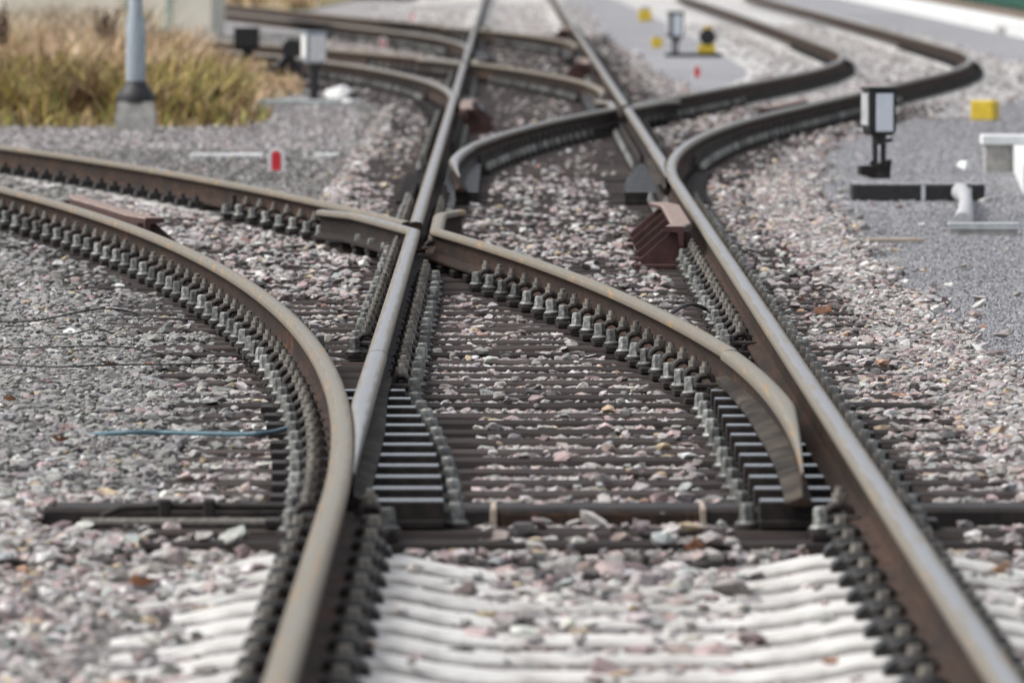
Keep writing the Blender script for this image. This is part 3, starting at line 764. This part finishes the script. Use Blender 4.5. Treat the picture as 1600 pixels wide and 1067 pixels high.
# fine chippings
def grains(name, y0, y1, dens, xl, xr, pal, label, smin, smax, z):
    xs, ys = cloud(y0, y1, dens, xl, xr, .2); n = len(xs)
    scatter(name, np.stack([xs, ys, z+rng.uniform(-.003, .006, n)], 1), rng.uniform(smin, smax, n), pick(pal, n), OCT, 'grain', label, .6)
OCT = stone_protos(8, 6, 9, .9)
grains('gravel', 34, 60, 1500, lambda y: PATH_X(y)-.06, lambda y: y*0+5.5, PAL_GREY, 'fine dark grey gravel of the path beside the near track', .010, .020, -.042)
grains('gravel', 60, 96, 420, lambda y: PATH_X(y)-.1, lambda y: y*0+7.2, PAL_GREY, 'fine grey gravel of the path around the black lantern', .014, .030, -.042)
PAL_FINE = [((.29, .27, .268), 30), ((.36, .34, .335), 22), ((.20, .185, .18), 20), ((.47, .45, .44), 10), ((.32, .25, .245), 10), ((.11, .10, .098), 9), ((.60, .59, .57), 3)]
grains('gravel', 63, 100, 620, lambda y: y*0-7, lambda y: np.where(y < 76, np.minimum(-1.3, -1.2+.0*y), np.where(y < 86, -1.35, -1.6)), PAL_FINE, 'grey mauve gravel between the left diverging track and the dry grass', .025, .085, -.074)

# ------------------------------------------------------------------ dry grass
def blades(name, n, xf, y0, y1, hmin, hmax, pal, label, wd=.010, lean=.38, low=None):
    ys = rng.uniform(y0, y1, n); L, Rr = frame_x(ys, -1, .3), xf(ys); xs = L+(Rr-L)*rng.uniform(0, 1, n); k = Rr > L; xs, ys = xs[k], ys[k]; n = len(xs)
    h = rng.uniform(hmin, hmax, n)*(.45+.75*vnoise(xs, ys, 1.9))*(1 if low is None else low(xs, ys)); a = rng.uniform(0, 2*np.pi, n); w_ = wd*rng.uniform(.6, 1.6, n)
    lx, ly = rng.normal(0, lean, n)*h, rng.normal(0, lean, n)*h
    dx, dy = np.cos(a)*w_, np.sin(a)*w_; z0 = np.full(n, -.06)
    base = np.stack([xs, ys, z0], 1); D = np.stack([dx, dy, 0*dx], 1); Lv = np.stack([lx, ly, 0*lx], 1); H = np.stack([0*h, 0*h, h], 1)
    V = np.stack([base-D, base+D, base+.35*Lv+.6*H+.8*D, base+.35*Lv+.6*H-.8*D, base+Lv+H+.15*D, base+Lv+H-.15*D], 1)
    o = (np.arange(n)*6)[:, None]; F = np.concatenate([o+np.array([0, 1, 2, 3]), o+np.array([3, 2, 4, 5])], 0)
    t0 = pick(pal, n); dk = pick([((.11, .06, .03), 3), ((.17, .10, .05), 3), ((.20, .17, .05), 2)], n)
    pm = (vnoise(xs*2.1+3, ys*.8, 2.7)*vnoise(xs*.7, ys*.5+2, 3.1)) > rng.uniform(.26, .52, n)
    t = np.repeat(np.where(pm[:, None], dk, t0), 6, 0)
    return setp(link(name, mesh_np(name, V.reshape(-1, 3), F, ['blade'], None, t)), label, 'grass', kind='stuff')
PAL_YG = [((.40, .33, .09), 30), ((.46, .33, .14), 26), ((.27, .28, .09), 20), ((.13, .09, .06), 20), ((.52, .37, .21), 20)]
PAL_TAN = [((.56, .39, .24), 35), ((.49, .35, .22), 25), ((.62, .49, .34), 22), ((.22, .15, .11), 8), ((.46, .36, .14), 10)]
PAL_CREAM = [((.62, .54, .41), 35), ((.54, .45, .33), 25), ((.24, .17, .14), 12), ((.48, .37, .25), 20)]
blades('grass', 24000, lambda y: np.interp(y, [86.8, 89, 96], [-2.75, -2.72, -2.9]), 86.8, 95, .20, .56, PAL_YG, 'low yellow green grass along the edge of the gravel at left', .011, .45, lambda x, y: np.interp(x, [-3.3, -2.75], [1, .55]))
blades('grass', 1500, lambda y: np.interp(y, [85.2, 89, 96], [-2.62, -2.45, -2.6]), 85.4, 92, .06, .22, PAL_YG, 'sparse short grass tufts straggling onto the gravel', .010, .6)
blades('grass', 26000, lambda y: np.interp(y, [92, 99, 103, 109, 113, 118], [-2.8, -2.75, -2.48, -2.62, -3.2, -4.2]), 92, 118, .25, .62, PAL_TAN, 'tan dry grass behind the yellow green edge', .012, .38, lambda x, y: np.interp(x, [-4.2, -3.5, -2.7], [1, .55, .30])*np.interp(y, [92, 97], [1.1, 1]))
blades('grass', 12000, lambda y: np.interp(y, [110, 120, 140, 150], [-4.6, -5.2, -5.6, -5.4]), 112, 146, .30, .68, PAL_CREAM, 'tall pale reeds in front of the cream wall', .012)
blades('grass', 9000, lambda y: y*0-4.5, 205, 300, .1, .4, PAL_TAN, 'far brown grass beyond the tracks', .03)

# weeds: dark seed heads standing in the grass
def weed(x, y, h, label, n=9):
    b = B('clamp', 'leaf'); rr = random.Random(int(x*100+y*10))
    for i in range(n):
        a = rr.uniform(0, 6.28); l = rr.uniform(.06, .22); top = Vector((math.cos(a)*l, math.sin(a)*l, h*rr.uniform(.65, 1)))
        b.tube([(0, 0, 0), (top.x*.3, top.y*.3, top.z*.5), top], .005, 5, 0)
        for k in range(9):
            c = top*(.72+.3*k/8) + Vector((rr.uniform(-.03, .03), rr.uniform(-.03, .03), 0))
            b.hull([c+Vector((rr.uniform(-.022, .022), rr.uniform(-.022, .022), rr.uniform(-.028, .028))) for _ in range(7)], 0 if k % 2 else 1)
    setp(b.obj('weed', None, (x, y, -.06)), label, 'weed', 'dark weeds in the dry grass')
for x, y, h, l in [(-4.95, 91, .55, 'dark dry weed at the far left of the grass'), (-4.25, 89, .42, 'dark brown weed left of the grey mast'), (-3.32, 88.6, .38, 'low dark weed right beside the mast foot'), (-5.7, 105, .95, 'tall dark weed before the cream wall, near the left edge'), (-4.85, 108, .9, 'bushy dark weed between the left edge and the mast'), (-3.0, 88.2, .34, 'small dark weed at the right end of the yellow green grass')]:
    weed(x, y, h, l)

# ------------------------------------------------------------------ mast with footing
def revolve(b, x, y, prof, n=20, mi=0):
    V = [(x+r*math.cos(2*math.pi*k/n), y+r*math.sin(2*math.pi*k/n), z) for r, z in prof for k in range(n)]
    b.add(V, [(i*n+k, i*n+(k+1) % n, (i+1)*n+(k+1) % n, (i+1)*n+k) for i in range(len(prof)-1) for k in range(n)], mi, sm=True)
    b.add(V[:n]+V[-n:], [tuple(range(n-1, -1, -1)), tuple(range(n, 2*n))], mi)
r = empty('lighting_mast', (-3.53, 84.3, -.06), 'grey tubular mast with black collar on a concrete block at the grass edge', 'mast')
b = B('concrete_grey'); b.hull([(sx*a, sy*a, z) for a, z in ((.185, -.06), (.175, .12), (.155, .26)) for sx in (-1, 1) for sy in (-1, 1)]); b.obj('footing', r)
b = B('black'); revolve(b, 0, 0, [(.17, .25), (.172, .30), (.15, .35), (.11, .39), (.09, .43), (.086, .45)]); b.obj('collar', r, sharp=.6)
b = B('mast'); revolve(b, 0, 0, [(.088, .40), (.086, .95), (.062, 1.05), (.056, 5.5)]); b.obj('pole', r, sharp=.4)

# ------------------------------------------------------------------ fouling point markers
def marker(x, y, label, s=1.0, redm='red'):
    r = empty('fouling_marker', (x, y, -.02), label, 'marker post', 'red and white marker posts between converging tracks')
    b = B('white'); n = 12; wv = .056*s; hv = .16*s
    prof = [(-wv, 0), (wv, 0)] + [(wv*math.cos(a), hv-wv+wv*math.sin(a)) for a in np.linspace(0, math.pi, n)]
    m_ = len(prof); V = [(u, yy, z) for yy in (-.03*s, .03*s) for u, z in prof]
    b.add(V, [tuple(range(m_)), tuple(range(2*m_-1, m_-1, -1))] + [(i, i+m_, (i+1) % m_+m_, (i+1) % m_) for i in range(m_)]); b.obj('post', r)
    b = B(redm); wv = .030*s; h2 = .135*s
    prof = [(-wv, .012), (wv, .012)] + [(wv*math.cos(a), h2-wv+wv*math.sin(a)) for a in np.linspace(0, math.pi, n)]
    m_ = len(prof); V = [(u, yy, z) for yy in (-.034*s, .034*s) for u, z in prof]
    b.add(V, [tuple(range(m_)), tuple(range(2*m_-1, m_-1, -1))] + [(i, i+m_, (i+1) % m_+m_, (i+1) % m_) for i in range(m_)]); b.obj('red_stripe', r)
marker(-1.93, 68.9, 'red and white rounded marker post beside the near left track, the clearest one', 1.12)
marker(1.93, 111.0, 'blurred red and white marker post between the main and winding tracks', 1.0)
marker(-2.05, 138, 'faded pinkish marker post between two distant left rails', 1.0, 'pinkred')
marker(-2.0, 176, 'farthest pinkish marker post left of the main track', 1.05, 'pinkred')
b = B('white_concrete'); b.box((0, 0, 0), (.56, .12, .05), .008); setp(b.obj('concrete_strip', None, (-2.42, 73.5, -.022)), 'pale concrete strip half buried left of the red marker post', 'concrete strip')
b = B('white_concrete'); b.box((0, 0, 0), (.20, .10, .045), .008); setp(b.obj('concrete_strip', None, (-1.66, 73.8, -.025)), 'short pale concrete piece half buried right of the red marker post', 'concrete strip')

# ------------------------------------------------------------------ point lanterns
def lantern(x, y, z0, label, h_post, hw=.092, hh=.30, dark=False, foot=True, rz=0.25, back=False, pale=False):
    r = empty('point_lantern', (x, y, z0), label, 'point lantern', 'lanterns beside the switches', rz)
    b = B('mast' if pale else 'black', 'white' if pale else 'grey_paint'); zc = h_post+hh/2; D = .085
    P = [(sx*hw*k, sy*D*k2, z) for sx in (-1, 1) for sy in (-1, 1) for k, k2, z in ((.80, .8, zc-hh/2), (1, 1, zc-hh/2+.035), (1, 1, zc+hh/2-.03), (.95, .95, zc+hh/2))]
    b.hull(P, 0); b.box((0, 0, zc+hh/2+.008), (2*hw+.02, 2*D+.02, .018), .004, 0)
    if not dark: b.box((-hw-.004, .0, zc+.02), (.012, 2*D-.02, hh-.09), .003, 1)
    b.obj('housing', r)
    if not back:
        b = B('black' if dark else 'white' if pale else 'whiteface'); b.box((.012, -D-.004, zc), (2*hw-(.045 if pale else .068), .010, hh-.05), .004)
        b.obj('glass', r)
    b = B('black', 'maroon')
    for sx in (-.028, .028): b.tube([(sx, 0, .02), (sx, 0, h_post+.01)], .019, 8, 0)
    b.cyl(0, 0, h_post-.06, h_post+.012, .045, .05, 12, 0); b.tube([(.04, -.01, h_post-.04), (.085, -.02, h_post-.03)], .012, 8, 0)
    if pale: b.cyl(0, -.02, .0, h_post+.01, .032, .030, 12, 0)
    b.cyl(0, 0, .0, .05, .05, .045, 10, 0); b.obj('post', r)
    if foot:
        b = B('plate'); b.hull([(u, v, z) for v in (-.04, .04) for u, z in ((-.045, .0), (.065, .0), (.075, .125), (-.03, .09))])
        b.hull([(u, v, z) for v in (-.036, .036) for u, z in ((-.14, .03), (-.04, .0), (-.03, .085), (-.135, .085))])
        b.tube([(.05, 0, .08), (.075, 0, .12)], .014, 8); b.tube([(-.03, 0, .09), (-.06, 0, .11)], .014, 8); b.obj('lever_foot', r)
    return r
lantern(2.175, 63.2, .082, 'black point lantern with white face on a post above the long black box', .285)
r = empty('point_machine_box', (2.40, 62.6, -.045), 'long low black box on the gravel path below the nearest lantern', 'point box')
b = B('black', 'path'); b.box((0, 0, .056), (.86, .5, .105), .004, 0); b.box((0, .0, .111), (.85, .49, .006), 0, 1); b.obj('body', r)
b = B('aluminium'); b.box((.03, -.256, .055), (.026, .012, .10), .002); b.obj('bracket', r)
b = B('aluminium'); b.box((.33, -.256, .065), (.03, .012, .05), .002); b.obj('hinge', r)
# ribbed hose and galvanised channel
b = B('hose'); pts = []; rad = []
for i in range(90):
    t = i/89; pts.append((2.665+.03*math.sin(t*3.0)-.295*t, 62.25-6.4*t, .02+.035*math.sin(math.pi*min(1, t*1.2)))); rad.append(.040+.011*(i % 4 < 2)+.008*math.cos(t*6.3))
b.tube(pts, rad, 12); setp(b.obj('ribbed_hose'), 'pale ribbed hose running from the black box to the metal channel', 'hose')
r = empty('cable_channel', (2.485, 55.6, -.045), 'short galvanised metal channel lying on the gravel path', 'channel')
b = B('aluminium'); b.box((0, 0, .066), (.41, .16, .012), .002); b.box((0, .073, .032), (.40, .010, .060), 0); b.box((0, -.072, .052), (.41, .010, .030), 0); b.obj('lid', r)
b = B('concrete_grey'); b.box((0, -.055, .020), (.395, .018, .040), .002); b.obj('side', r)
b = B('wood'); b.box((0, 0, 0), (.36, .09, .022), .004); setp(b.obj('board', None, (1.90, 54.2, -.028), .05), 'weathered board lying at the edge of ballast and gravel path', 'board')
# white concrete trough at right edge
r = empty('cable_trough', (3.63, 69.6, -.045), 'white concrete trough corner on the path at the right edge', 'trough')
b = B('white_concrete', 'concrete_grey')
b.box((.02, .25, .235), (.95, .42, .07), .006); b.box((.02, .26, .10), (.90, .36, .20), .004, 1); b.obj('cross_piece', r)
b = B('white_concrete'); b.hull([(u, v, z) for z in (-.02, .20) for u, v in ((-.23, .03), (-.48, -6.0), (.10, .03), (-.15, -6.0))]); b.obj('long_piece', r)
b = B('white_concrete'); b.hull([(rng.normal(0, .035), rng.normal(0, .04), rng.uniform(.0, .09)) for _ in range(14)]); setp(b.obj('pale_stone', None, (3.02, 69.2, -.02)), 'pale loose stone lying against the white concrete trough', 'stone')
# yellow block
r = empty('marker_block', (4.12, 88.2, -.045), 'yellow painted concrete block on the gravel path', 'yellow block')
b = B('yellow'); b.box((0, 0, .09), (.22, .20, .19), .012, 0, -.32); b.obj('block', r)
# far lantern with lever
lantern(2.03, 131, -.03, 'blurred distant lantern with pale face on a dark crossplate', .24, .10, .34, False, False, .2)
r = empty('switch_lever', (2.42, 131, -.04), 'blurred lever with yellow base and dark round weight beside the distant lantern', 'switch lever')
b = B('black'); b.box((-.14, -.1, .02), (.78, .30, .05), .006); b.obj('base_plate', r)
b = B('yellow'); b.box((.04, 0, .10), (.24, .16, .12), .01); b.obj('stand', r)
b = B('black', 'yellow')
V0 = []
b.tube([(.05, -.08, .26), (.05, .08, .26)], .115, 20, 0); b.tube([(.05, 0, .33), (.05, 0, .41)], .05, 12, 1); b.obj('weight', r, sharp=.6)
for x, y, l, s in [(1.92, 140, 'small yellow block left of the distant lantern foot', .16), (2.3, 178, 'farthest yellow block with grey top on the path', .24)]:
    r = empty('marker_block', (x, y, -.04), l, 'yellow block'); b = B('yellow', 'grey_paint'); b.box((0, 0, s*.45), (s, s*.8, s*.9), .01, 0); b.box((0, 0, s*1.05), (s*.8, s*.6, s*.26), .01, 1); b.obj('block', r)
# left lantern and its slab
lantern(-2.24, 98.0, -.03, 'white lantern on a dark post at the right end of the dry grass', .36, .105, .32, False, False, .35, False, True)
b = B('slab'); b.box((0, 0, 0), (1.15, .5, .06), .006); setp(b.obj('concrete_slab', None, (-2.33, 96.8, -.045)), 'grey green slab on the ground below the white left lantern', 'slab')
for i, (x, y, s, l) in enumerate([(-2.02, 100.5, .17, 'large white stone right behind the left lantern post'), (-2.68, 91.5, .11, 'white stone at the corner of the grass and gravel'), (-1.86, 96.3, .07, 'small bluish white stone right of the grey green slab')]):
    b = B('white'); rs = np.random.default_rng(i+40); q = rs.normal(size=(22, 3)); q /= np.linalg.norm(q, axis=1)[:, None]; b.hull([tuple(p*np.array([s, s*.8, s*.62])) for p in q]); setp(b.obj('white_stone', None, (x, y, -.02)), l, 'stone')
r = empty('switch_lever', (-2.74, 108.5, -.05), 'dark lever with counterweight standing in the grass behind the left lantern', 'switch lever')
b = B('black'); b.tube([(-.20, 0, .10), (.14, 0, .50)], .045, 8); b.tube([(.20, 0, .08), (-.04, 0, .36)], .045, 8); b.cyl(0, 0, 0, .20, .07, .06, 8); b.obj('arm', r)
b = B('black'); b.tube([(-.21, -.06, .13), (-.21, .06, .13)], .085, 14); b.obj('weight', r, sharp=.6)
b = B('black'); b.tube([(.04, -.06, .40), (.04, .06, .40)], .11, 14); b.obj('handle', r, sharp=.6)
lantern(-3.37, 114.5, -.03, 'black backed lantern box low in the grass before the far left track', .29, .15, .25, True, False, 0, True)

# ------------------------------------------------------------------ buildings, platform, hedge
r = empty('cream_building', (-10.0, 150, -.06), 'cream rendered building end behind the reeds at upper left', 'building')
b = B('wall'); b.box((0, 3.5, 1.9), (10.25, 7, 3.8), .01); b.obj('wall', r)
b = B('concrete_grey'); b.box((0, 3.5, 3.87), (10.8, 7.6, .14), .01); b.obj('roof', r)
b = B('pale_green')
for sx in (-.32, .32): b.box((4.13+sx, -.02, .95), (.07, .05, 2.1), .006)
b.box((4.13, -.02, .16), (.57, .05, .07), .006); b.box((4.13, -.02, 1.9), (.57, .05, .07), .006); b.obj('door_frame', r)
r = empty('platform', (0, 0, -.06), 'low platform with a long white concrete edge at upper right', 'platform')
b = B('white_concrete')
for i in range(17):
    y = 122+7.5*i; b.box((8.02, y, .115), (.24, 7.44, .31), .02)
b.obj('edge_wall', r)
b = B('soil'); b.box((12.2, 185, .085), (8.1, 150, .32), .02); b.obj('bed', r)
b = B('concrete_grey'); b.box((7.88, 158, .08), (.10, 1.6, .14), .02); b.obj('step', r)
r = empty('green_fence', (8.95, 150, .19), 'dark green mesh fence behind the platform edge at top right', 'fence')
for i in range(22): b = B('fence_green'); b.box((0, i*2.5, .6), (.06, .06, 1.2), .005); b.obj('post', r)
b = B('fence_green'); b.box((.04, 26, .62), (.02, 52.5, 1.1), 0); b.obj('mesh_panel', r)
def bush(x, y, s, label, m_='dark_green', n=1400, pal=None):
    rr = np.random.default_rng(int(abs(x)*13+y)); p = rr.normal(size=(n, 3)); p /= np.linalg.norm(p, axis=1)[:, None]
    lob = .8+.25*np.sin(p[:, 0]*5+1)*np.sin(p[:, 1]*4+p[:, 2]*3)
    p = p*(rr.uniform(.35, 1, n)**.5*lob)[:, None]*np.array([s*1.25, s, s*.8]); p[:, 2] = np.abs(p[:, 2])*1.1+.02
    a = rr.normal(size=(n, 3))*.07*s; b_ = rr.normal(size=(n, 3))*.07*s
    V = np.stack([p-a, p+b_, p+a, p-b_], 1).reshape(-1, 3); F = (np.arange(n)*4)[:, None]+np.arange(4)
    setp(link('bush', mesh_np('bush', V, F, [m_]), None, (x, y, -.06)), label, 'bush')
bush(-2.9, 236, 1.0, 'dark green bush at the top edge beyond the far rails')
bush(-6.4, 232, .7, 'low green bush at the top edge right of the cream building')

# ------------------------------------------------------------------ small things on the ballast
def leaf(x, y, z, s, rz, label, curl=.5, up=.5):
    b = B('leaf'); n = 9; V = []; F = []
    outline = [(0, 0), (.25, .22), (.42, .12), (.6, .34), (.72, .16), (1, 0)]
    L = len(outline)
    for th in (0, .0012):
        for sg in (1, 0, -1):
            for i, (u, v) in enumerate(outline):
                vv = v*sg; V.append((s*(u-.5), s*vv, s*(up*abs(vv)*1.4 + curl*(u-.5)**2*1.2)+th))
    def q(t, r_, i): return t*3*L+r_*L+i
    for i in range(L-1):
        for r_ in (0, 1):
            F.append((q(1, r_, i), q(1, r_, i+1), q(1, r_+1, i+1), q(1, r_+1, i))); F.append((q(0, r_, i), q(0, r_+1, i), q(0, r_+1, i+1), q(0, r_, i+1)))
    b.add(V, F); o = b.obj('dead_leaf', None, (x, y, z), rz); o.rotation_euler[0] = random.uniform(.3, .9)
    setp(o, label, 'leaf', 'dead leaves on the ballast')
for px, py, s, l in [(92, 690, .085, 'orange brown leaf upright on stones near the left edge'), (86, 792, .07, 'brown leaf beside the dark rods at lower left'), (217, 915, .085, 'brown leaf on the pale sleepers at lower left'), (575, 1012, .085, 'reddish leaf at the foot of the left rail, bottom'),
                     (1300, 1040, .07, 'brown leaf on the bottom sleeper near the right rail'), (1090, 858, .09, 'dark red leaf among stones before the first timber sleepers'), (1290, 490, .13, 'large dark red curled leaf on the right ballast shoulder'), (1252, 470, .06, 'small brown leaf close to the large red one'),
                     (232, 570, .05, 'small yellow brown leaf by the left timber ends'), (172, 572, .06, 'brown leaf caught in wires on the left ballast'), (12, 625, .06, 'brown leaf at the left edge of the ballast'), (1153, 683, .05, 'orange leaf by the greasy plate of the open blade'), (1225, 392, .06, 'tan leaf beside the right rail, middle'), (1130, 452, .05, 'rusty leaf on timbers behind the right rail fastenings')]:
    zz = .025; Z = 15000*(CAMZ-zz)/(py+117); leaf(CAMX+(px-790)*Z/15000, Z, zz, s, random.uniform(0, 6.28), l)
def wire(pts, rad, m_, name, label, cat):
    P = [Vector(p) for p in pts]; out = []
    for i in range(len(P)-1):
        p0, p1, p2, p3 = P[max(i-1, 0)], P[i], P[i+1], P[min(i+2, len(P)-1)]
        for k in range(8):
            t = k/8; out.append(.5*((2*p1)+(p2-p0)*t+(2*p0-5*p1+4*p2-p3)*t*t+(3*p1-p0-3*p2+p3)*t**3))
    out.append(P[-1]); b = B(m_); b.tube(out, rad, 6); setp(b.obj(name), label, cat)
def W(px, py, z): Z = 15000*(CAMZ-z)/(py+117); return (CAMX+(px-790)*Z/15000, Z, z)
wire([W(-10, 503, .02), W(60, 500, .05), W(120, 488, .06), W(165, 482, .07), W(210, 488, .05), W(245, 497, .04), W(330, 500, .03)], .004, 'wire', 'steel_wire', 'thin dark wire arching over the grey ballast at left, the upper one', 'wire')
wire([W(70, 523, .02), W(110, 522, .05), W(150, 514, .06), W(172, 520, .03), W(182, 526, .02)], .003, 'wire', 'steel_wire', 'short dark wire bent over the pink stone at left', 'wire')
wire([W(-10, 545, .02), W(60, 543, .03), W(140, 541, .035), W(210, 543, .02)], .003, 'wire', 'steel_wire', 'straight thin wire across the left ballast, below the arching one', 'wire')
wire([W(-10, 569, .02), W(90, 573, .04), W(180, 570, .04), W(300, 569, .04), W(395, 566, .04)], .0035, 'wire', 'steel_wire', 'long thin wire reaching from the left edge to the timber ends', 'wire')
wire([W(172, 526, .03), W(186, 519, .05), W(199, 514, .06)], .003, 'straw', 'straw_stalk', 'single pale straw stalk on the left ballast', 'stalk')
wire([W(140, 680, .01), W(190, 676, .03), W(260, 676, .03), W(340, 678, .04), W(400, 678, .05), W(440, 672, .05), W(480, 655, .05)], .009, 'blue', 'blue_cable', 'faded blue cable lying across stones toward the left curved rail', 'cable')
wire([(.32, 39.6, .05), (.4, 40.5, .10), (.5, 41, .13), (.58, 41.2, .10), (.64, 41, .07), (.70, 41, .10)], .009, 'clamp', 'bonding_cable', 'bent bonding cable clamped to the web of the right rail', 'cable')
# locking rods at lower left
r = empty('locking_rod', (-.86, 28.05, -.02), 'dark locking rods with bent end beside the hollow steel sleeper at left', 'rod')
b = B('plate'); b.tube([(-.62, 0, -.01), (-.60, 0, .045), (-.55, 0, .066), (-.40, 0, .07), (.02, 0, .07)], .011, 10); b.obj('upper_rod', r)
b = B('nut'); b.tube([(-.66, -.12, .03), (.04, -.12, .03)], .015, 10); b.obj('lower_rod', r)
for x in (-.42, -.29):
    b = B('plate'); b.box((x, -.02, .065), (.035, .09, .06), .006); b.obj('clevis', r)
